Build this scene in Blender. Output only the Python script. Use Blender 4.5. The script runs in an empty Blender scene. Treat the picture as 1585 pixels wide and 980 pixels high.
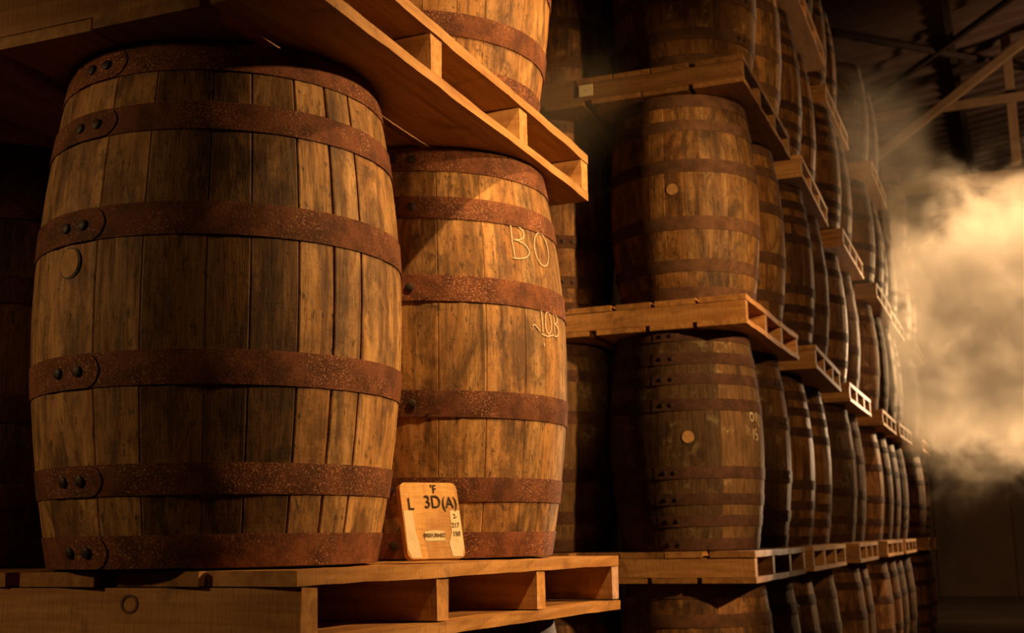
import bpy, math, random
from mathutils import Matrix, Vector, Euler
R = math.radians
random.seed(7)
SC = bpy.context.scene
COL = SC.collection

# ------------------------------------------------------------------ camera
EYE = 1.068
yaw, pitch, roll, FPX = R(22.441), R(10.251), R(-0.98), 1905.57
fw = Vector((-math.sin(yaw)*math.cos(pitch), math.cos(yaw)*math.cos(pitch), math.sin(pitch)))
rt = Vector((math.cos(yaw), math.sin(yaw), 0)); up = rt.cross(fw)
rt2 = rt*math.cos(roll)+up*math.sin(roll); up2 = up*math.cos(roll)-rt*math.sin(roll)
cam_d = bpy.data.cameras.new('camera'); cam = bpy.data.objects.new('camera', cam_d); COL.objects.link(cam)
cam_d.sensor_width = 36; cam_d.lens = FPX/1585*36; cam_d.clip_end = 200; cam_d.clip_start = .05
m = Matrix((rt2, up2, -fw)).transposed().to_4x4(); m.translation = (0, 0, EYE)
cam.matrix_world = m
cam_d.dof.use_dof = True; cam_d.dof.focus_distance = 2.15; cam_d.dof.aperture_fstop = 9.0
SC.camera = cam

# ------------------------------------------------------------------ world, lamps, exposure
w = bpy.data.worlds.new('world'); SC.world = w; w.use_nodes = True
w.node_tree.nodes['Background'].inputs[0].default_value = (.02, .012, .006, 1)
w.node_tree.nodes['Background'].inputs[1].default_value = .1
vs = SC.view_settings
vs.view_transform = 'Standard'; vs.look = 'None'; vs.exposure = .15; vs.gamma = 1; vs.use_curve_mapping = False
WARM = (1, .565, .215)
def lamp(name, loc, target, power, size, color=WARM, angle=160, blend=.6):
    d = bpy.data.lights.new(name, 'SPOT'); d.energy = power; d.color = color
    d.shadow_soft_size = size; d.spot_size = R(angle); d.spot_blend = blend
    o = bpy.data.objects.new(name, d); COL.objects.link(o); o.location = loc
    o.rotation_euler = (Vector(target)-Vector(loc)).to_track_quat('-Z', 'Y').to_euler()
    return o
lamp('roof_lamp_light', (1.25, 1.5, 5.0), (-1.1, 2.75, 1.4), 860, .05, angle=34, blend=1.0)
lamp('aisle_lamp_light', (2.2, 3.6, 2.75), (-1.2, 3.4, 1.95), 660, .06, angle=64, blend=.35)
lamp('left_lamp_light', (-3.4, -.1, 2.15), (-1.52, 1.6, 1.40), 72, .08, angle=30, blend=.7)
lamp('aisle_wash_light', (1.7, 1.6, 3.2), (-1.0, 8.6, 2.3), 420, .1, angle=44, blend=.6)  # unseen fill added to light the far stacks from the front
lamp('far_aisle_lamp_light', (1.7, 17.3, 3.6), (-.9, 9.2, 2.4), 2900, .1, (1, .60, .28), angle=56, blend=.5)
lamp('smoke_top_fill_light', (.75, 10.3, 6.4), (-.1, 9.4, 2.4), 2200, .1, (1, .64, .35), angle=38, blend=.9)  # unseen spot added overhead to brighten the smoke, no fixture there
lamp('smoke_back_fill_light', (.85, 19.6, 2.9), (.05, 9.6, 2.5), 17000, .1, (1, .65, .37), angle=13.5, blend=.6)  # unseen backlight added to shine through the smoke, clear of the stacks
lamp('inner_row_fill_light', (2.2, -3.0, 2.2), (-2.3, 5.1, 1.8), 900, .08, angle=8, blend=.7)  # unseen narrow spot added to lift the second stack's inner barrels
lamp('end_bay_fill_light', (3.4, 12.4, 3.9), (-.2, 18.5, 4.6), 420, .4, (1, .62, .36), angle=116, blend=.7)  # unseen fill added for the roof, its beams and the back wall
c_ = SC.cycles
c_.max_bounces = 4; c_.diffuse_bounces = 3; c_.glossy_bounces = 2; c_.transmission_bounces = 2; c_.volume_bounces = 0
c_.volume_step_rate = .7

# ------------------------------------------------------------------ node helpers
class NT:
    def __init__(s, name):
        s.mat = bpy.data.materials.new(name); s.mat.use_nodes = True
        s.t = s.mat.node_tree; s.t.nodes.clear()
        s.out = s.n('ShaderNodeOutputMaterial')
    def n(s, kind, **kw):
        nd = s.t.nodes.new(kind)
        for k, v in kw.items(): setattr(nd, k, v)
        return nd
    def l(s, a, b): s.t.links.new(a, b)
    def setin(s, sock, v):
        if hasattr(v, 'is_output') or isinstance(v, bpy.types.NodeSocket): s.l(v, sock)
        else: sock.default_value = v
    def math(s, op, a, b=None, c=None, clamp=False):
        nd = s.n('ShaderNodeMath', operation=op); nd.use_clamp = clamp
        s.setin(nd.inputs[0], a)
        if b is not None: s.setin(nd.inputs[1], b)
        if c is not None: s.setin(nd.inputs[2], c)
        return nd.outputs[0]
    def vmath(s, op, a, b):
        nd = s.n('ShaderNodeVectorMath', operation=op); s.setin(nd.inputs[0], a); s.setin(nd.inputs[1], b)
        return nd.outputs[0]
    def mix(s, fac, a, b, mode='MIX'):
        nd = s.n('ShaderNodeMix', data_type='RGBA', blend_type=mode)
        s.setin(nd.inputs[0], fac); s.setin(nd.inputs[6], a); s.setin(nd.inputs[7], b)
        return nd.outputs[2]
    def noise(s, vec, scale, detail=4, rough=.6, dist=0):
        nd = s.n('ShaderNodeTexNoise'); s.setin(nd.inputs['Vector'], vec)
        nd.inputs['Scale'].default_value = scale; nd.inputs['Detail'].default_value = detail
        nd.inputs['Roughness'].default_value = rough; nd.inputs['Distortion'].default_value = dist
        return nd.outputs[0]
    def ramp(s, fac, a, b, lo=0., hi=1., smooth=True):
        nd = s.n('ShaderNodeMapRange', interpolation_type='SMOOTHSTEP' if smooth else 'LINEAR')
        s.setin(nd.inputs[0], fac); nd.inputs[1].default_value = a; nd.inputs[2].default_value = b
        nd.inputs[3].default_value = lo; nd.inputs[4].default_value = hi
        return nd.outputs[0]
    def bsdf(s, color, rough, height=None, strength=.3, dist=.002, metallic=0., spec=.5):
        b = s.n('ShaderNodeBsdfPrincipled')
        s.setin(b.inputs['Base Color'], color); s.setin(b.inputs['Roughness'], rough)
        b.inputs['Metallic'].default_value = metallic
        b.inputs['Specular IOR Level'].default_value = spec
        if height is not None:
            bp = s.n('ShaderNodeBump'); bp.inputs['Strength'].default_value = strength; bp.inputs['Distance'].default_value = dist
            s.l(height, bp.inputs['Height']); s.l(bp.outputs[0], b.inputs['Normal'])
        s.l(b.outputs[0], s.out.inputs[0])
        return s.mat
    def coords(s, scale):
        tc = s.n('ShaderNodeTexCoord'); oi = s.n('ShaderNodeObjectInfo')
        off = s.math('MULTIPLY', oi.outputs['Random'], 37.0)
        cb = s.n('ShaderNodeCombineXYZ')
        for i in range(3): s.l(off, cb.inputs[i])
        v = s.vmath('MULTIPLY', tc.outputs['Object'], scale)
        return s.vmath('ADD', v, cb.outputs[0]), tc.outputs['Object'], oi

def barrel_wood():
    t = NT('weathered_oak')
    v, obj, oi = t.coords((1, 1, .09))
    geo = t.n('ShaderNodeNewGeometry').outputs['Position']
    grain = t.noise(v, 110, 5, .7)
    coarse = t.noise(v, 26, 3, .55, .4)
    streak = t.noise(t.vmath('MULTIPLY', geo, (1, 1, .05)), 34, 4, .65, .2)
    hv = t.vmath('MULTIPLY', obj, (1, 1, 9))
    cross = t.noise(hv, 24, 4, .7)
    stain = t.noise(t.vmath('MULTIPLY', geo, (1, 1, .4)), 7.5, 6, .68, .8)
    blot = t.noise(t.vmath('MULTIPLY', geo, (1, 1, .7)), 30, 6, .75, .3)
    fleck = t.noise(t.vmath('MULTIPLY', geo, (1, 1, .35)), 120, 3, .6)
    base = t.mix(t.ramp(coarse, .3, .7), (.37, .175, .050, 1), (.62, .35, .128, 1))
    base = t.mix(t.ramp(grain, .42, .68, 0, .6), base, (.20, .085, .024, 1))
    base = t.mix(t.ramp(cross, .52, .78, 0, .38), base, (.17, .078, .025, 1))
    base = t.mix(t.ramp(streak, .53, .66, 0, .75), base, (.115, .050, .018, 1))
    base = t.mix(t.ramp(stain, .46, .64, 0, .82), base, (.085, .038, .014, 1))
    base = t.mix(t.ramp(blot, .56, .70, 0, .75), base, (.045, .022, .010, 1))
    grime = t.noise(t.vmath('MULTIPLY', geo, (1, 1, .55)), 13, 8, .74, .5)
    base = t.mix(t.ramp(grime, .47, .63, 0, .62), base, (.075, .034, .013, 1))
    base = t.mix(t.ramp(fleck, .60, .68, 0, .7), base, (.03, .016, .009, 1))
    col = t.mix(1.0, base, oi.outputs['Color'], 'MULTIPLY')
    h = t.math('ADD', t.math('MULTIPLY', grain, .8), t.math('ADD', t.math('MULTIPLY', cross, .25), t.math('MULTIPLY', blot, .5)))
    return t.bsdf(col, t.ramp(grain, .3, .8, .55, .8), h, .6, .003, spec=.28)

def lichen_wood():
    t = NT('lichened_oak')
    v, obj, oi = t.coords((1, 1, .12))
    geo = t.n('ShaderNodeNewGeometry').outputs['Position']
    grain = t.noise(v, 80, 5, .65)
    stain = t.noise(t.vmath('MULTIPLY', geo, (1, 1, .6)), 7, 5, .65, .5)
    patch = t.noise(geo, 11, 6, .7, .3)
    base = t.mix(t.ramp(grain, .3, .7), (.28, .165, .075, 1), (.13, .072, .034, 1))
    base = t.mix(t.ramp(stain, .5, .7, 0, .8), base, (.05, .030, .018, 1))
    base = t.mix(t.ramp(patch, .56, .66, 0, .8), base, (.46, .36, .20, 1))
    col = t.mix(1.0, base, oi.outputs['Color'], 'MULTIPLY')
    return t.bsdf(col, .78, t.math('ADD', grain, patch), .6, .004, spec=.2)

def rust(name, a, b, speck, amount, rough=.76, spec=.22):
    t = NT(name)
    v, obj, oi = t.coords((1, 1, 1))
    geo = t.n('ShaderNodeNewGeometry').outputs['Position']
    n1 = t.noise(geo, 22, 6, .7); n2 = t.noise(geo, 170, 4, .75); n3 = t.noise(geo, 300, 3, .7)
    big = t.noise(geo, 9, 3, .5)
    c = t.mix(t.ramp(n1, .35, .65), a, b)
    c = t.mix(t.ramp(n2, .55, .7, 0, .6), c, (.035, .014, .008, 1))
    sp = t.math('MULTIPLY', t.ramp(n3, .55, .64), t.ramp(big, .40, .62, .15, 1))
    c = t.mix(t.math('MULTIPLY', sp, amount), c, speck)
    col = t.mix(1.0, c, oi.outputs['Color'], 'MULTIPLY')
    h = t.math('ADD', t.math('MULTIPLY', n2, .6), n3)
    return t.bsdf(col, rough, h, .5, .0018, metallic=.05, spec=spec)

def pine(name, sc, a=(.62, .345, .125, 1), b=(.42, .20, .06, 1), dark=.5):
    t = NT(name)
    v, obj, oi = t.coords(sc)
    grain = t.noise(v, 60, 4, .6, .3)
    rings = t.noise(v, 18, 2, .5, .8)
    saw = t.noise(t.vmath('MULTIPLY', obj, tuple(10-9*x if x < 1 else 1 for x in sc)), 26, 2, .5)
    geo = t.n('ShaderNodeNewGeometry').outputs['Position']
    dirt = t.noise(geo, 9, 6, .7, .4)
    c = t.mix(t.ramp(grain, .3, .72), a, b)
    c = t.mix(t.ramp(rings, .52, .66, 0, .5), c, (.30, .13, .04, 1))
    c = t.mix(t.ramp(saw, .5, .75, 0, .3), c, (.24, .11, .035, 1))
    c = t.mix(t.ramp(dirt, .54, .70, 0, dark), c, (.085, .042, .018, 1))
    col = t.mix(1.0, c, oi.outputs['Color'], 'MULTIPLY')
    h = t.math('ADD', t.math('MULTIPLY', grain, .6), t.math('MULTIPLY', saw, .6))
    return t.bsdf(col, .65, h, .5, .003, spec=.3)

def plain(name, c, rough=.7, var=.4, scale=12, bump=.3):
    t = NT(name)
    geo = t.n('ShaderNodeTexCoord').outputs['Object']
    n1 = t.noise(geo, scale, 5, .65)
    col = t.mix(t.ramp(n1, .3, .75, 0, var), c, (c[0]*.3, c[1]*.28, c[2]*.26, 1))
    return t.bsdf(col, rough, n1, bump, .004, spec=.3)

M = dict(
    oak=barrel_wood(), lichen=lichen_wood(),
    rust=rust('rusted_hoop_iron', (.085, .028, .013, 1), (.20, .068, .028, 1), (.70, .36, .21, 1), .8),
    brownrust=rust('brown_hoop_iron', (.085, .042, .024, 1), (.150, .072, .038, 1), (.40, .24, .14, 1), .3, .8, .2),
    darkrust=rust('dark_hoop_iron', (.060, .030, .022, 1), (.115, .055, .036, 1), (.36, .22, .14, 1), .35, .82, .15),
    px=pine('pallet_pine_crosswise', (.08, 1, 1)), py=pine('pallet_pine_lengthwise', (1, .08, 1)),
    iron=plain('black_rivet_iron', (.035, .022, .016, 1), .55, .3, 60),
    bung=plain('bung_wood', (.50, .27, .10, 1), .7, .5, 60),
    head=plain('barrel_head_oak', (.22, .12, .05, 1), .75, .5, 30),
    chalk=plain('chalk', (.78, .67, .48, 1), .95, .55, 300),
    floor=plain('stained_concrete', (.16, .105, .06, 1), .85, .6, 1.2),
    wall=plain('dark_warehouse_wall', (.13, .08, .045, 1), .9, .5, .8),
    roof=plain('old_roof_sheet', (.12, .07, .045, 1), .7, .5, 1.5),
    beam=plain('roof_timber', (.26, .155, .07, 1), .75, .4, 8),
    darkbeam=plain('dark_roof_steel', (.05, .03, .02, 1), .75, .4, 8),
    ply=pine('notice_board_wood', (1, .25, .4), (.80, .46, .15, 1), (.66, .34, .095, 1), .25),
    bleach=plain('bleached_wood', (.86, .70, .44, 1), .7, .25, 40),
    paper=plain('paper_label', (.80, .68, .42, 1), .8, .2, 60),
    ink=plain('black_stencil_ink', (.035, .018, .010, 1), .7, .2, 80),
    pencil=plain('brown_pencil', (.16, .085, .04, 1), .8, .2, 80),
)

# ------------------------------------------------------------------ mesh helpers
def mesh(name, verts, faces, mat, smooth=None):
    me = bpy.data.meshes.new(name); me.from_pydata([tuple(v) for v in verts], [], faces)
    me.validate(); me.update()
    # outward normals
    import bmesh
    bm = bmesh.new(); bm.from_mesh(me); bmesh.ops.recalc_face_normals(bm, faces=bm.faces); bm.to_mesh(me); bm.free()
    if smooth is not None:
        for p in me.polygons: p.use_smooth = True
        me.set_sharp_from_angle(angle=R(smooth))
    me.materials.append(mat)
    return me
def obj(name, me, parent=None, color=None, loc=None):
    o = bpy.data.objects.new(name, me); COL.objects.link(o)
    if parent is not None: o.parent = parent
    if color is not None: o.color = (*color, 1)
    if loc is not None: o.location = loc
    return o
def thing(name, label, cat, loc, rz=0, group=None):
    o = bpy.data.objects.new(name, None); COL.objects.link(o); o.empty_display_size = .1
    o.location = loc; o.rotation_euler = (0, 0, rz); tag(o, label, cat, group); return o
def tag(o, label, cat, group=None):
    o['label'] = label; o['category'] = cat
    if group: o['group'] = group
    return o
def box_geo(x0, x1, y0, y1, z0, z1, c=.002):
    """chamfered box"""
    V = []; F = []
    lo = (x0, y0, z0); hi = (x1, y1, z1); idx = {}
    for sx in (0, 1):
        for sy in (0, 1):
            for sz in (0, 1):
                s = (sx, sy, sz)
                for ax in range(3):
                    p = [hi[i]-c if s[i] else lo[i]+c for i in range(3)]
                    p[ax] = hi[ax] if s[ax] else lo[ax]
                    idx[s, ax] = len(V); V.append(p)
    for ax in range(3):
        o1, o2 = [i for i in range(3) if i != ax]
        for sv in (0, 1):
            f = []
            for a, b in ((0, 0), (1, 0), (1, 1), (0, 1)):
                s = [0, 0, 0]; s[ax] = sv; s[o1] = a; s[o2] = b; f.append(idx[tuple(s), ax])
            F.append(f)
        # chamfers along edges parallel to ax
        for a in (0, 1):
            for b in (0, 1):
                s0 = [0, 0, 0]; s0[o1] = a; s0[o2] = b; s1 = list(s0); s1[ax] = 1
                F.append([idx[tuple(s0), o1], idx[tuple(s0), o2], idx[tuple(s1), o2], idx[tuple(s1), o1]])
    for sx in (0, 1):
        for sy in (0, 1):
            for sz in (0, 1):
                F.append([idx[(sx, sy, sz), 0], idx[(sx, sy, sz), 1], idx[(sx, sy, sz), 2]])
    return V, F
def box_mesh(name, dims, mat, c=.002):
    a, b, h = dims
    return mesh(name, *box_geo(-a/2, a/2, -b/2, b/2, -h/2, h/2, c), mat)
def beam(name, p, q, wdt, hgt, mat, parent=None):
    p, q = Vector(p), Vector(q); L = (q-p).length
    me = box_mesh(name, (wdt, L, hgt), mat, .006)
    o = obj(name, me, parent)
    o.matrix_world = Matrix.Translation((p+q)/2) @ (q-p).to_track_quat('Y', 'Z').to_matrix().to_4x4()
    return o
def rough_board(name, L, Wd, T, mat, axis, seed, jit=.0022, seg=18):
    """rough-sawn board along local x or y with uneven edges"""
    rnd = random.Random(seed); V = []; F = []
    def walk():
        a = [0]; s = 0
        for i in range(seg):
            s = s*.6+rnd.uniform(-1, 1); a.append(s*jit)
        return a
    w4 = [walk() for _ in range(4)]; h4 = [walk() for _ in range(4)]
    for i in range(seg+1):
        u = -L/2+L*i/seg
        for k, (a, b) in enumerate(((-1, -1), (1, -1), (1, 1), (-1, 1))):
            x = a*Wd/2+w4[k][i]; z = b*T/2+h4[k][i]*.55
            V.append((u, x, z) if axis == 'x' else (x, u, z))
    for i in range(seg):
        for k in range(4):
            a = i*4+k; b = i*4+(k+1) % 4
            F.append([a, b, b+4, a+4])
    F.append([0, 1, 2, 3]); F.append([seg*4+k for k in range(4)])
    return mesh(name, V, F, mat)

# ------------------------------------------------------------------ barrels
BH = .882
def prof(z, rb=.325, rh=.279):
    u = abs(2*z/BH-1)
    return rb-(rb-rh)*u**1.9
HOOPS6 = [(.027, .052), (.140, .050), (.316, .056), (.560, .056), (.740, .050), (.852, .054)]
HOOPS8 = [(.024, .046), (.115, .044), (.200, .044), (.305, .048), (.575, .048), (.680, .044), (.765, .048), (.860, .044)]
def stave_mesh(a0, a1, gap, mat, nz=12, rb=.325, rh=.279):
    V = []; F = []; NA = 4
    am = (a0+a1)/2
    for i in range(nz+1):
        z = BH*i/nz; r = prof(z, rb, rh); g = gap/r
        ch = .0009
        ring = [(r-.028, a0+g), (r-ch, a0+g), (r, a0+g+.002/r), (r+.0006, am), (r, a1-g-.002/r), (r-ch, a1-g), (r-.028, a1-g)]
        for rr, an in ring: V.append((rr*math.cos(an), rr*math.sin(an), z))
    n = 7
    for i in range(nz):
        for k in range(n-1):
            F.append([i*n+k, i*n+k+1, (i+1)*n+k+1, (i+1)*n+k])
        F.append([i*n+n-1, i*n, (i+1)*n, (i+1)*n+n-1])
    F.append(list(range(n))); F.append([nz*n+k for k in range(n)])
    return mesh('stave', V, F, mat, 25)
def body_mesh(n, mat, rb, rh, nz=12, seed=0):
    rnd = random.Random(seed); V = []; F = []
    w = [rnd.uniform(.7, 1.3) for _ in range(n)]; s = sum(w); ang = [0]
    for x in w: ang.append(ang[-1]+x/s*2*math.pi)
    cols = []
    for i in range(n):
        cols += [(ang[i], -.004), (ang[i]+.012, 0), ((ang[i]+ang[i+1])/2, .0006), (ang[i+1]-.012, 0)]
    c = len(cols)
    for i in range(nz+1):
        z = BH*i/nz; r = prof(z, rb, rh)
        for an, d in cols: V.append(((r+d)*math.cos(an), (r+d)*math.sin(an), z))
    for i in range(nz):
        for k in range(c): F.append([i*c+k, i*c+(k+1) % c, (i+1)*c+(k+1) % c, (i+1)*c+k])
    F.append(list(range(c))[::-1]); F.append([nz*c+k for k in range(c)])
    return mesh('barrel_body', V, F, mat, 25)
def hoop_mesh(zc, h, mat, rb, rh, lap=0., n=64):
    V = []; F = []
    th = .0028
    for i in range(n):
        a = 2*math.pi*i/n
        for z, d in ((zc-h/2, -.003), (zc-h/2, th*.9), (zc-h/2+.002, th), (zc+h/2-.002, th), (zc+h/2, th*.9), (zc+h/2, -.003)):
            z = min(max(z, -.0005), BH+.0005); r = prof(z, rb, rh)+d; V.append((r*math.cos(a), r*math.sin(a), z))
    c = 6
    for i in range(n):
        j = (i+1) % n
        for k in range(c-1): F.append([i*c+k, i*c+k+1, j*c+k+1, j*c+k])
    # lap: the hoop end lying over itself, rounded tip
    if lap is not None:
        s = len(V); K = 26
        half = .20
        for i in range(K+1):
            u = i/K; a = lap-half+2*half*u
            e = 1.0 if u < .78 else math.sqrt(max(0.02, 1-((u-.78)/.22)**2))
            for z, d in ((zc-h/2*e, .001), (zc-h/2*e, th+.0018), (zc+h/2*e, th+.0018), (zc+h/2*e, .001)):
                z = min(max(z, 0), BH); r = prof(z, rb, rh)+d; V.append((r*math.cos(a), r*math.sin(a), z))
        for i in range(K):
            for k in range(3): F.append([s+i*4+k, s+i*4+k+1, s+(i+1)*4+k+1, s+(i+1)*4+k])
        F.append([s, s+1, s+2, s+3]); F.append([s+K*4+k for k in range(4)])
    return mesh('hoop', V, F, mat, 30)
def dome_mesh(name, rad, hgt, mat, n=12, sides=.5):
    """low domed disc pointing +X from origin"""
    V = []; F = []
    rings = [(rad, -.004), (rad, hgt*sides), (rad*.72, hgt*.9)]
    for rr, x in rings:
        for i in range(n): V.append((x, rr*math.cos(2*math.pi*i/n), rr*math.sin(2*math.pi*i/n)))
    V.append((hgt, 0, 0))
    for k in range(2):
        for i in range(n): F.append([k*n+i, k*n+(i+1) % n, (k+1)*n+(i+1) % n, (k+1)*n+i])
    for i in range(n): F.append([2*n+i, 2*n+(i+1) % n, 3*n])
    F.append(list(range(n)))
    return mesh(name, V, F, mat, 40)
def head_mesh(rh):
    V = []; F = []; n = 40
    for z in (.022, .03):
        for i in range(n): V.append(((rh-.02)*math.cos(2*math.pi*i/n), (rh-.02)*math.sin(2*math.pi*i/n), z))
    for i in range(n): F.append([i, (i+1) % n, n+(i+1) % n, n+i])
    F.append(list(range(n))); F.append([n+i for i in range(n)])
    return mesh('barrel_head', V, F, M['head'])
HEAD = head_mesh(.279)
RIVET = dome_mesh('rivet', .009, .0035, M['iron'])
BUNG = dome_mesh('bung', .0245, .0022, M['bung'], 20, .9)
RIM = dome_mesh('bung_hole', .0275, .0008, M['iron'], 20, .9)
_cache = {}
def cached(key, fn):
    if key not in _cache: _cache[key] = fn()
    return _cache[key]
def joints(seed, n=22):
    rnd = random.Random(seed); w = [rnd.uniform(.65, 1.4) for _ in range(n)]; s = sum(w); a = [0]
    for x in w: a.append(a[-1]+x/s*2*math.pi)
    return a
def place_on(o, ang, z, rb, rh, off):
    r = prof(z, rb, rh)+off
    sl = (prof(z+.01, rb, rh)-prof(z-.01, rb, rh))/.02
    o.location = (r*math.cos(ang), r*math.sin(ang), z)
    o.rotation_euler = Euler((0, math.atan(sl), ang), 'XYZ')
def barrel(label, loc, rz=0., variant=0, lod=0, tint=(1, 1, 1), hoops=HOOPS6, wood='oak', iron='rust', jn=None, tones=None,
           gaps=None, lap=0., bung=None, rb=.325, rh=.279, spread=.28, rivets=True, name='oak_barrel', zs=1.):
    b = thing(name, label, 'barrel', (loc[0], loc[1], loc[2]+.0015), rz, 'oak barrels stacked along the aisle')
    rnd = random.Random(hash(label) & 0 | sum(map(ord, label)))
    b.scale = (1, 1, zs); wm = M[wood]
    if lod == 0:
        js = jn or joints(variant)
        for i in range(len(js)-1):
            g = .0002+.0006*rnd.random()**3 if gaps is None else gaps.get(i, .00025)
            me = cached(('st', variant if jn is None else 'own'+label, i, wood, rb, rh), lambda: stave_mesh(js[i], js[i+1], g, wm, rb=rb, rh=rh))
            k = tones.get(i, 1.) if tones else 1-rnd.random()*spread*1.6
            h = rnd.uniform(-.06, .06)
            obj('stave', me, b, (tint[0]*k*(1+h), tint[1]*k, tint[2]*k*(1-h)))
    else:
        me = cached(('bd', variant, wood, rb, rh), lambda: body_mesh(22, wm, rb, rh, seed=variant))
        obj('barrel_body', me, b, tint)
    for zc, h in hoops:
        me = cached(('hp', zc, h, iron, rb, rh, lap, lod), lambda: hoop_mesh(zc, h, M[iron], rb, rh, lap if lod == 0 else None, 64 if lod == 0 else 40))
        k = rnd.uniform(.8, 1.1)
        ho = obj('hoop', me, b, (k*min(1, tint[0]+.15), k*min(1, tint[1]+.15), k*min(1, tint[2]+.15)))
        if lod == 0 and rivets:
            for d in (-.075, .06):
                rv = obj('rivet', RIVET, ho); place_on(rv, lap+d+rnd.uniform(-.01, .01), min(max(zc, .012), BH-.012), rb, rh, .0062)
    if lod == 0:
        for z in (0, BH-.052): obj('barrel_head', HEAD, b, loc=(0, 0, z))
    if bung is not None:
        o = obj('bung', BUNG, b); place_on(o, bung[0], bung[1], rb, rh, -.0004)
        obj('bung_hole', RIM, o)
    return b
def chalk(b, strokes, ang, z, su, wd=.0024, rb=.325, rh=.279, label='white chalk lettering'):
    """strokes: polylines in (u right, v up) metres drawn on the barrel face round angle ang"""
    V = []; F = []
    for st in strokes:
        P = []
        for i in range(len(st)-1):
            for k in range(4):
                t = k/4; P.append((st[i][0]*(1-t)+st[i+1][0]*t, st[i][1]*(1-t)+st[i+1][1]*t))
        P.append(st[-1])
        base = len(V)
        for i, p in enumerate(P):
            a = P[max(0, i-1)]; c = P[min(len(P)-1, i+1)]
            d = Vector((c[0]-a[0], c[1]-a[1])).normalized(); nx, ny = -d.y, d.x
            ww = wd*(.75+.5*((i*37 % 11)/11))
            for sg in (-1, 1):
                u = p[0]*su+nx*sg*ww/2; v = z+p[1]*su+ny*sg*ww/2
                r = prof(v, rb, rh)+.0022; an = ang+u/r
                V.append((r*math.cos(an), r*math.sin(an), v))
        for i in range(len(P)-1): F.append([base+2*i, base+2*i+1, base+2*i+3, base+2*i+2])
    me = mesh('chalk_writing', V, F, M['chalk'])
    o = obj('chalk_writing', me, b); o['label'] = label
    return o

# ------------------------------------------------------------------ pallets
PW, PH = 1.30, .126
DT, BT = .028, .026
def pallet(label, corner, ztop, rot=0., tint=(1, 1, 1), lod=0, seed=0, PL=1.18, inner=None, skew=0.):
    """corner: the near corner on the aisle side; the pallet runs to local +y and local -x"""
    p = thing('wooden_pallet', label, 'pallet', (corner[0], corner[1], ztop-PH), R(rot), 'wooden pallets between the barrels')
    rnd = random.Random(seed)
    def tone():
        k = rnd.uniform(.72, 1.08); return tuple(c*k for c in tint)
    # stringers
    for i in range(4):
        y = .026+(PL-.052)*i/3
        if i in (1, 2): y += rnd.uniform(-.02, .02)
        me = cached(('str', i % 2, lod), lambda: rough_board('stringer', PW-.006, .046, PH-DT-BT+.001, M['px'], 'x', 50+i, .0012, 12))
        obj('stringer', me, p, tone(), (-PW/2-.001+skew*y, y, BT+(PH-DT-BT)/2))
    def row(kind, zc, th, n, gaps):
        ws = [rnd.uniform(.85, 1.15) for _ in range(n)]; tot = PW-sum(gaps); s = sum(ws); x = 0
        for i in range(n):
            wd = ws[i]/s*tot; wd = round(wd/.01)*.01 if i else wd
            me = cached((kind, PL, round(wd, 3), seed if lod == 0 else 0, i % 3), lambda: rough_board(kind, PL-(.004 if i else 0), wd-.001, th-.005, M['py'], 'y', seed*31+i, .0022 if lod == 0 else .001, 20 if lod == 0 else 6))
            tn = tone()
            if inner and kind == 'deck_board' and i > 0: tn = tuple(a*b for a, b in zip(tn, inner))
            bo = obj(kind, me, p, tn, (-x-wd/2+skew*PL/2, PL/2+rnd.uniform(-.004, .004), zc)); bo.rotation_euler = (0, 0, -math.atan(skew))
            x += wd+(gaps[i] if i < n-1 else 0)
    row('deck_board', PH-DT/2, DT, 7, [rnd.choice((.004, .006, .018, .03)) for _ in range(6)])
    row('bottom_board', BT/2, BT, 6, [rnd.choice((.006, .02, .035)) for _ in range(5)])
    return p

# ------------------------------------------------------------------ the setting
def struct(o): o['kind'] = 'structure'; return o
X0, X1, Y0, Y1 = -5.2, 4.6, -5.0, 22.0
struct(obj('floor', mesh('floor', *box_geo(X0, X1, Y0, Y1, -.2, 0), M['floor'])))
struct(obj('wall_left', mesh('wall_left', *box_geo(X0-.2, X0, Y0, Y1, 0, 9), M['wall'])))
struct(obj('wall_right', mesh('wall_right', *box_geo(X1, X1+.2, Y0, Y1, 0, 9), M['wall'])))
struct(obj('wall_front', mesh('wall_front', *box_geo(X0, X1, Y0-.2, Y0, 0, 9), M['wall'])))
def roof_z(x): return 6.75+.14*(x+1)
def wall_back():
    w = struct(obj('wall_back', mesh('wall_back', *box_geo(X0, X1, Y1, Y1+.2, 0, 9), M['wall'])))
    me = cached('clad', lambda: box_mesh('cladding_panel', (1.17, .03, 5.9), M['wall'], .008))
    for i in range(8):
        obj('cladding_panel', me, w, loc=(X0+.62+i*1.22, Y1-.016, 2.96))
wall_back()
d1 = struct(obj('door_1', mesh('door_1', *box_geo(.50, 1.7, Y1-.09, Y1-.032, 0, 2.05, .01), M['darkbeam'])))
obj('door_handle', box_mesh('door_handle', (.12, .03, .03), M['iron']), d1, loc=(.62, Y1-.105, 1.0))
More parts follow.
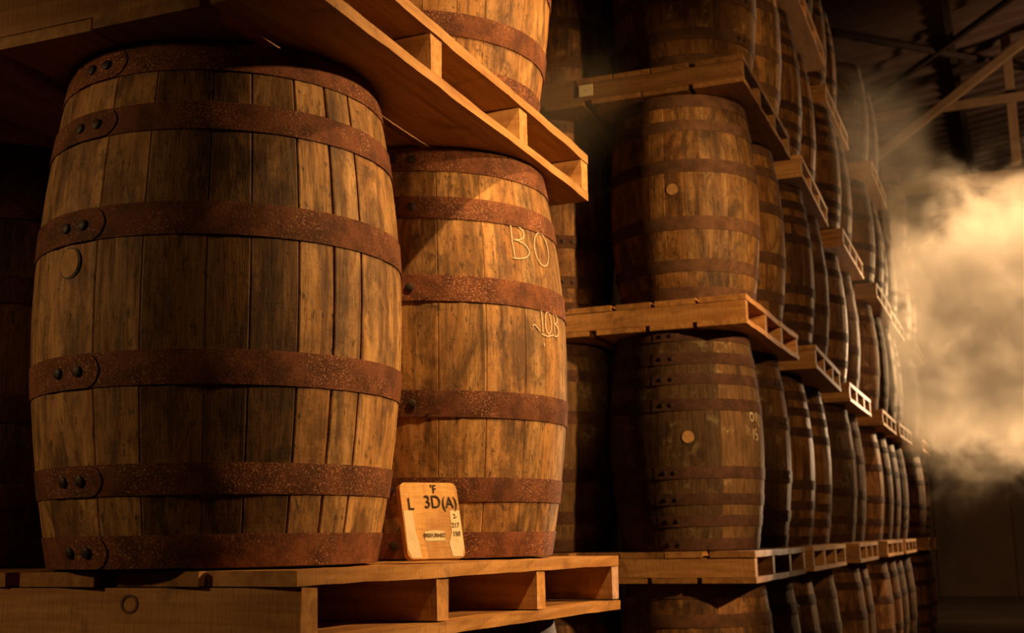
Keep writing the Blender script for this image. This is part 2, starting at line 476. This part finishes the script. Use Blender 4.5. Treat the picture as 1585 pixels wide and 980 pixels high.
def ceiling():
    V = []; F = []
    # ribbed roof sheeting: ribs run up the slope
    pitch_ = .30; ys = []; y = Y0
    while y < Y1:
        ys += [(y, 0), (y+.19, 0), (y+.215, -.04), (y+.275, -.04)]; y += pitch_
    xs = (X0-.1, X1+.1)
    for y, d in ys:
        for x in xs: V.append((x, y, roof_z(x)+d))
    for i in range(len(ys)-1): F.append([2*i, 2*i+1, 2*i+3, 2*i+2])
    n = len(V)
    for y in (Y0, Y1):
        for x in xs: V.append((x, y, roof_z(x)+.2))
    F.append([n, n+1, n+3, n+2])
    me = bpy.data.meshes.new('ceiling'); me.from_pydata(V, [], F); me.update(); me.materials.append(M['roof'])
    c = struct(obj('ceiling', me))
    for i, yt in enumerate((9.0, 15.0, 20.5)):
        zt = 5.12 if yt == 15.0 else 5.2
        if yt == 9.0: continue
        beam('tie_beam', (X0, yt, zt), (X1, yt, zt), .10, .16, M['beam'], c)
        beam('king_post', (.19, yt+.1, zt), (.19, yt+.1, roof_z(.19)-.05), .11, .11, M['beam'], c)
        beam('diagonal_brace', (-1.9, yt-.1, zt+.05), (.75, yt-.1, roof_z(.7)-.05), .09, .10, M['beam'], c)
        beam('collar_beam', (-2.0, yt, zt+.93), (X1, yt, zt+1.0), .07, .10, M['beam'], c)
    for x in (-3.4, -1.9, -.4, 1.1, 2.6):
        beam('purlin', (x, Y0, roof_z(x)-.14), (x, Y1, roof_z(x)-.14), .08, .16, M['darkbeam'], c)
    beam('wind_brace', (-2.6, 11.5, roof_z(-2.6)-.26), (1.6, 17.5, roof_z(1.6)-.26), .06, .06, M['darkbeam'], c)
    beam('wind_brace', (2.2, 11.2, roof_z(2.2)-.28), (-2.4, 16.5, roof_z(-2.4)-.28), .06, .06, M['darkbeam'], c)
ceiling()

# ------------------------------------------------------------------ stacks
Z = [0, 1.01, 2.02, 3.03, 4.04]          # standing height of each tier
ORD = ['first', 'second', 'third', 'fourth', 'fifth', 'sixth', 'seventh']
# nearest stack: big barrels
J1 = [-116, -92, -77, -59, -47, -33, -21, -9.6, 11]
rest = [11+i*(360-127)/15 for i in range(1, 16)]
J1 = [R(a) for a in J1+rest]
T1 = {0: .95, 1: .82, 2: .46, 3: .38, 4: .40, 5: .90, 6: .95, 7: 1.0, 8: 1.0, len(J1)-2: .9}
c0 = (-1.002, 1.593); c1 = (-.945, 1.49); ZA = 1.03; ZS = (Z[2]-PH-ZA-.003)/BH
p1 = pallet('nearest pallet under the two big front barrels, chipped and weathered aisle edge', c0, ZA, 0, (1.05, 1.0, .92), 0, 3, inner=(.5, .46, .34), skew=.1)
def ring_mesh(name, r0, r1, th, mat, n=20):
    V = []; F = []
    for i in range(n):
        a = 2*math.pi*i/n
        for r, y in ((r0, 0), (r0, -th), (r1, -th), (r1, 0)): V.append((r*math.cos(a)*1.15, y, r*math.sin(a)))
    for i in range(n):
        j = (i+1) % n
        for k in range(4): F.append([i*4+k, i*4+(k+1) % 4, j*4+(k+1) % 4, j*4+k])
    return mesh(name, V, F, mat, 30)
kn = obj('knot', ring_mesh('knot', .0112, .0150, .0012, M['pencil']), p1, loc=(-.315, .0035, .074)); kn['label'] = 'dark round knot in the stringer'
pallet('overhead pallet resting on the two big front barrels', c1, Z[2], .4, (1.0, 1.0, 1.0), 0, 5, 1.345)
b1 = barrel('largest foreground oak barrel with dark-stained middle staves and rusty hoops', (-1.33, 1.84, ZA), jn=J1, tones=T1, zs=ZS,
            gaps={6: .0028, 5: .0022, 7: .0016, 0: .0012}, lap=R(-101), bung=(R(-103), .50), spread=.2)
b2 = barrel('chalk-marked oak barrel just behind the largest front barrel', (-1.252, 2.505, ZA), 0, 11, 0, (1, .98, .93), lap=R(-72), spread=.22, zs=ZS)
barrel('oak barrel in shadow left of and behind the largest front barrel', (-2.06, 2.1, ZA), 1.0, 12, 0, (.33, .27, .23), lap=R(-80), zs=ZS)  # dark tint paints the shade onto this barrel; the lamps leave it lit
barrel('oak barrel standing on the overhead pallet above the chalk-marked front barrel', (-1.262, 2.49, Z[2]), .5, 13, 0, (1.05, 1, .92), lap=R(-160), spread=.22)
barrel('oak barrel on the overhead pallet right above the largest front barrel', (-1.28, 1.82, Z[2]), 2.1, 12, 0, (.9, .85, .8), lap=R(-160))
barrel('oak barrel below the nearest pallet, under the chalk-marked front barrel', (-1.26, 2.52, 0), .2, 11, 0, (.7, .65, .6), lap=R(-160), zs=1.02)
barrel('oak barrel below the nearest pallet, under the largest front barrel', (-1.35, 1.86, 0), 1.2, 12, 0, (.7, .65, .6), lap=R(-160), zs=1.02)
def arc(cx_, cy_, rx, ry, a0, a1, n=10):
    return [(cx_+rx*math.cos(R(a0+(a1-a0)*i/n)), cy_+ry*math.sin(R(a0+(a1-a0)*i/n))) for i in range(n+1)]
BO = [[(0, 0), (-.05, .5), (-.06, 1)], arc(-.06, .78, .50, .24, 95, -80), arc(-.03, .28, .62, .28, 85, -95),
      arc(1.25, .48, .40, .5, 0, 360, 18)]
chalk(b2, BO, R(-26), .640, .078)
LOB = [[(0, .25), (.1, .33), (.28, .22), (.45, .12)], [(.55, .95), (.6, .1)], arc(1.0, .5, .22, .42, 0, 360, 14), [(1.45, .95), (1.5, .1)],
       arc(1.45, .74, .33, .2, 90, -90), arc(1.45, .3, .42, .24, 90, -90), [(0, 1.0), (.3, 1.1)], [(.65, -.3), (.66, -.42)], [(.5, .02), (.9, -.02), (1.4, .1)]]
chalk(b2, LOB, R(-19), .478, .060, .0026)

def inner_label(s, k): return '%s-tier oak barrel in the inner row of the %s stack from the camera' % (ORD[k], ORD[s])
# (near corner per level), tier list
STACKS = {
 1: dict(c={1: (-.986, 4.784, .3), 2: (-.976, 4.804, -.2), 3: (-.942, 4.819, .7)}, tiers=4),
 2: dict(c={1: (-1.01, 6.301, 0), 2: (-.941, 6.317, 1.9), 3: (-.954, 6.312, 1.9), 4: (-.93, 6.31, 1)}, tiers=5),
 3: dict(c={1: (-1.0, 8.035, 1), 2: (-.998, 8.035, .3), 3: (-.975, 8.03, .8), 4: (-1.03, 8.07, .5)}, tiers=5),
 4: dict(c={1: (-1.03, 9.93, -.2), 2: (-1.0, 9.96, .7), 3: (-.98, 9.97, .3), 4: (-.95, 9.98, .5)}, tiers=5),
 5: dict(c={1: (-1.02, 11.27, .4), 2: (-1.0, 11.3, 0), 3: (-1.0, 11.3, 0)}, tiers=4),
 6: dict(c={1: (-.98, 13.35, .4), 2: (-.97, 13.36, .5), 3: (-.97, 13.36, 0), 4: (-.96, 13.36, 0)}, tiers=5),
}
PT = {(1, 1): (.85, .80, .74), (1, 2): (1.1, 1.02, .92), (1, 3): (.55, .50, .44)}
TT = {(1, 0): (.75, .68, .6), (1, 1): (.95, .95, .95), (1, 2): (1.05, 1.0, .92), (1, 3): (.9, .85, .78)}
LVL = {1: 'lowest', 2: 'second', 3: 'third', 4: 'fourth'}
for s, d in STACKS.items():
    far = s >= 2
    top = max(d['c'])
    for lv, (cx_, cy_, rot) in d['c'].items():
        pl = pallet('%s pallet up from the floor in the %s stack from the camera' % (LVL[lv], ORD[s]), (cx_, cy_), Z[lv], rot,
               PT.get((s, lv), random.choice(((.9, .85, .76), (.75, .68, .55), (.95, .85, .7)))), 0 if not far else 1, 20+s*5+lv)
        if (s, lv) == (1, 3):
            cd = obj('paper_label', box_mesh('paper_label', (.062, .003, .052), M['paper'], .0006), pl, loc=(-.68, -.0045, .066)); cd['label'] = 'small cream card pinned to the pallet'
            obj('pin', dome_mesh('pin', .003, .003, M['iron'], 8), cd).rotation_euler = (0, 0, R(-90))
    for k in range(d['tiers']):
        cx_, cy_, rot = d['c'].get(k, d['c'][1]) if k else d['c'][1]
        for j, off in enumerate((.265, .925)):
            ry = R(rot); lx, ly = (-.345 if far else -.325)+random.uniform(-.01, .012), off+(0 if far else .062)+random.uniform(-.008, .008)
            if j == 0: lx0 = lx
            x = cx_+lx*math.cos(ry)-ly*math.sin(ry); y = cy_+lx*math.sin(ry)+ly*math.cos(ry)
            lab = '%s-tier oak barrel, %s of the aisle pair, in the %s stack from the camera' % (ORD[k], ('nearer', 'farther')[j], ORD[s])
            rb = .322 if not far else .318+random.uniform(-.006, .006)
            kw = {}
            if s == 1:
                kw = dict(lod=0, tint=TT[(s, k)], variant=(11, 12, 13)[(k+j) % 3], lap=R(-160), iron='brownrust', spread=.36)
                if (k, j) == (1, 0): kw.update(wood='lichen', iron='darkrust', hoops=HOOPS8, lap=R(-88), bung=(R(-74), .445), tint=(.72, .68, .64))
                if (k, j) == (1, 1): kw.update(wood='lichen', iron='darkrust', tint=(1.1, .9, .75))
                if (k, j) == (2, 0): kw.update(bung=(R(-84), .46))
                if (k, j) == (3, 0): kw.update(wood='lichen', tint=(1.35, 1.1, .78))
                if (k, j) == (2, 1): kw.update(bung=(R(-52), .53))
                rz = 0 if kw.get('bung') else random.uniform(0, 6)
            else:
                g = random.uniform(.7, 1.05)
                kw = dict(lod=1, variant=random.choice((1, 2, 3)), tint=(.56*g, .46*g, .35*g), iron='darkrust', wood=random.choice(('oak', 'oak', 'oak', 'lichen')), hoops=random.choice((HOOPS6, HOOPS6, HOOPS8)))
                rb = .322; rz = random.uniform(0, 6)
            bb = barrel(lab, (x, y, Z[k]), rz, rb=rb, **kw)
            if (s, k, j) == (1, 1, 0):
                chalk(bb, [arc(.2, .78, .2, .22, 0, 360, 12), arc(.22, .27, .26, .29, 0, 360, 12), [(.9, 1), (.85, 0)],
                           [(.3, -.6), (.3, -1.4)], arc(.75, -.8, .2, .2, 80, 300), arc(.75, -1.2, .2, .2, 100, -120)], R(-21), .515, .055, .004, rb=rb)
    if s == 1:
        for k in range(d['tiers']):
            cx_, cy_, rot = d['c'].get(k, d['c'][1])
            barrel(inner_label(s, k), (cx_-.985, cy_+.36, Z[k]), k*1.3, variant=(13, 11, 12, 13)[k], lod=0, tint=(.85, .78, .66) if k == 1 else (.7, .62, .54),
                   wood='lichen' if k == 1 else 'oak', iron='darkrust' if k == 1 else 'brownrust', lap=R(160), rb=.322)

# ------------------------------------------------------------------ notice board leaning between the two front barrels
def text_mesh(body, size, mat):
    cu = bpy.data.curves.new('t', 'FONT'); cu.body = body; cu.size = size; cu.align_x = 'CENTER'; cu.align_y = 'CENTER'; cu.extrude = .0003
    o = bpy.data.objects.new('t', cu); COL.objects.link(o)
    bpy.context.view_layer.update()
    me = bpy.data.meshes.new_from_object(o.evaluated_get(bpy.context.evaluated_depsgraph_get()))
    bpy.data.objects.remove(o); me.materials.clear(); me.materials.append(mat); me.name = 'lettering'
    return me
def rounded_plate(name, w_, h_, th, rad, mat, x0=None):
    V = []; F = []; pts = []
    for cx_, cy_, a in ((w_/2-rad, h_-rad, 0), (-w_/2+rad, h_-rad, 90), (-w_/2+rad, rad, 180), (w_/2-rad, rad, 270)):
        for i in range(6): pts.append((cx_+rad*math.cos(R(a+18*i)), cy_+rad*math.sin(R(a+18*i))))
    n = len(pts)
    for z in (0, th):
        for x, y in pts: V.append((x, y, z))
    for i in range(n): F.append([i, (i+1) % n, n+(i+1) % n, n+i])
    F.append(list(range(n))); F.append([n+i for i in range(n)])
    return mesh(name, V, F, mat)
def poly_plate(name, pts, th, mat):
    n = len(pts); V = [(x, y, z) for z in (0, th) for x, y in pts]
    F = [[i, (i+1) % n, n+(i+1) % n, n+i] for i in range(n)]+[list(range(n)), [n+i for i in range(n)]]
    return mesh(name, V, F, mat)
BW, BHT, BTH = .150, .150, .014
nb = thing('notice_board', 'small round-cornered wooden board with stencilled letters leaning between the front barrels', 'board', (-1.0, 2.055, Z[1]))
# local: x along the board, y up the board, z towards the viewer
lean = R(75)
ex = Vector((math.sin(R(35)), math.cos(R(35)), 0)); nz_ = Vector((math.cos(R(35)), -math.sin(R(35)), 0))
ey = Vector((0, 0, 1))*math.sin(lean)-nz_*math.cos(lean); ez = ex.cross(ey)
mm = Matrix((ex, ey, ez)).transposed().to_4x4(); mm.translation = (-.985, 2.018, ZA+.0025+BTH*math.cos(lean))
NBM = mm @ Matrix.Translation((0, 0, -BTH)) @ Matrix.Diagonal((.787, .94, 1, 1))
nb.matrix_world = NBM
obj('board_plate', rounded_plate('board_plate', BW, BHT, BTH, .014, M['ply']), nb)
t_ = BTH
o = obj('bleached_patch', poly_plate('bleached_patch', [(-.066, .002), (-.040, .002), (-.042, .03), (-.048, .05), (-.050, .094), (-.072, .094), (-.0735, .02)], .0006, M['bleach']), nb, loc=(0, 0, t_)); o['label'] = 'pale bleached strip on the left'
o = obj('bleached_patch', poly_plate('bleached_patch', [(.040, .004), (.066, .003), (.073, .02), (.0735, .094), (.048, .094), (.046, .05), (.036, .03)], .0006, M['bleach']), nb, loc=(0, 0, t_)); o['label'] = 'pale bleached strip with pencilled numbers'
o = obj('paper_slip', poly_plate('paper_slip', [(-.026, .034), (.026, .034), (.026, .0535), (-.001, .055), (-.026, .0525)], .0007, M['paper']), nb, loc=(0, 0, t_)); o['label'] = 'torn paper slip with typed letters'
for body, size, x, y, mt in (("'F", .024, .012, .136, 'ink'), ('L', .034, -.052, .106, 'ink'), ('3D', .036, .005, .110, 'ink'), ('(A)', .032, .050, .109, 'ink'),
                             ('BREFURNED', .0105, 0, .0445, 'pencil'), ('2-', .013, .060, .082, 'pencil'), ('217', .0135, .058, .064, 'pencil'), ('150', .0135, .058, .047, 'pencil')):
    obj('lettering', text_mesh(body, size, M[mt]), nb, loc=(x, y, t_+.0012))

# ------------------------------------------------------------------ smoke
def smoke(name, label, ctr, rad, dens, nscale, thr, seed, col=(.95, .82, .62, 1), aniso=.25):
    """a lumpy hull filled with a billowing volume that thins out towards the hull"""
    rnd = random.Random(seed); V = []; F = []; nu, nv = 24, 14
    ph = [rnd.uniform(0, 6.28) for _ in range(6)]
    def lump(d): return .93+.05*math.sin(5*d[0]+ph[0])*math.sin(4*d[1]+ph[1])+.04*math.sin(7*d[2]+ph[2]+3*d[0])
    V.append((0, 0, -rad[2]))
    for j in range(1, nv):
        th = -math.pi/2+math.pi*j/nv
        for i in range(nu):
            a = 2*math.pi*i/nu; d = (math.cos(th)*math.cos(a), math.cos(th)*math.sin(a), math.sin(th)); k = lump(d)/sum(abs(q)**4 for q in d)**.25
            V.append((d[0]*rad[0]*k, d[1]*rad[1]*k, d[2]*rad[2]*k))
    V.append((0, 0, rad[2])); n = len(V)
    for i in range(nu):
        F.append([0, 1+(i+1) % nu, 1+i]); F.append([n-1, n-1-nu+i, n-1-nu+(i+1) % nu])
    for j in range(nv-2):
        for i in range(nu):
            a = 1+j*nu+i; b = 1+j*nu+(i+1) % nu; F.append([a, b, b+nu, a+nu])
    t = NT(name+'_volume'); P = t.n('ShaderNodeTexCoord').outputs['Object']
    dv = t.n('ShaderNodeVectorMath', operation='DIVIDE'); t.l(P, dv.inputs[0]); dv.inputs[1].default_value = rad
    sx = t.n('ShaderNodeSeparateXYZ'); t.l(dv.outputs[0], sx.inputs[0])
    xl = t.math('MAXIMUM', sx.outputs[0], t.math('MULTIPLY', sx.outputs[0], -.62))     # fuller on the side towards the stacks
    q = [t.math('POWER', t.math('ABSOLUTE', v_), pw) for v_, pw in ((xl, 4), (sx.outputs[1], 4), (sx.outputs[2], 2.4))]
    dist = t.math('POWER', t.math('ADD', t.math('ADD', q[0], q[1]), q[2]), .4)
    env = t.ramp(dist, .15, 1.0, 1, 0)
    nz = t.noise(t.vmath('ADD', P, (seed*3.1, seed*1.7, 0)), nscale, 7, .67, .5)
    dn = t.math('MULTIPLY', env, t.ramp(t.math('ADD', nz, t.math('MULTIPLY', env, .28)), thr, thr+.26))
    pv = t.n('ShaderNodeVolumePrincipled'); pv.inputs['Color'].default_value = col
    pv.inputs['Anisotropy'].default_value = aniso
    t.l(t.math('MULTIPLY', t.math('MULTIPLY', dn, t.ramp(dist, .74, .9, 1, 0)), dens), pv.inputs['Density'])
    t.l(pv.outputs[0], t.out.inputs['Volume'])
    me = mesh(name, V, F, t.mat); o = obj(name, me, loc=ctr); o['kind'] = 'stuff'; tag(o, label, 'smoke')
    return o
smoke('smoke_plume', 'pale warm smoke plume billowing in the aisle beside the far stacks', (-.05, 9.3, 2.5), (.86, 1.15, 1.75), 3.6, 2.2, .60, 1)
smoke('smoke_wisp', 'thin smoke wisp drifting past the upper barrels of the middle stacks', (-.56, 7.05, 2.9), (.34, .95, 1.2), .45, 2.4, .60, 2)
smoke('smoke_wisp', 'faint smoke wisp in the gap beside the nearest stack, below the carded pallet', (-1.55, 3.75, 2.45), (.55, .45, .50), .9, 2.6, .60, 3)
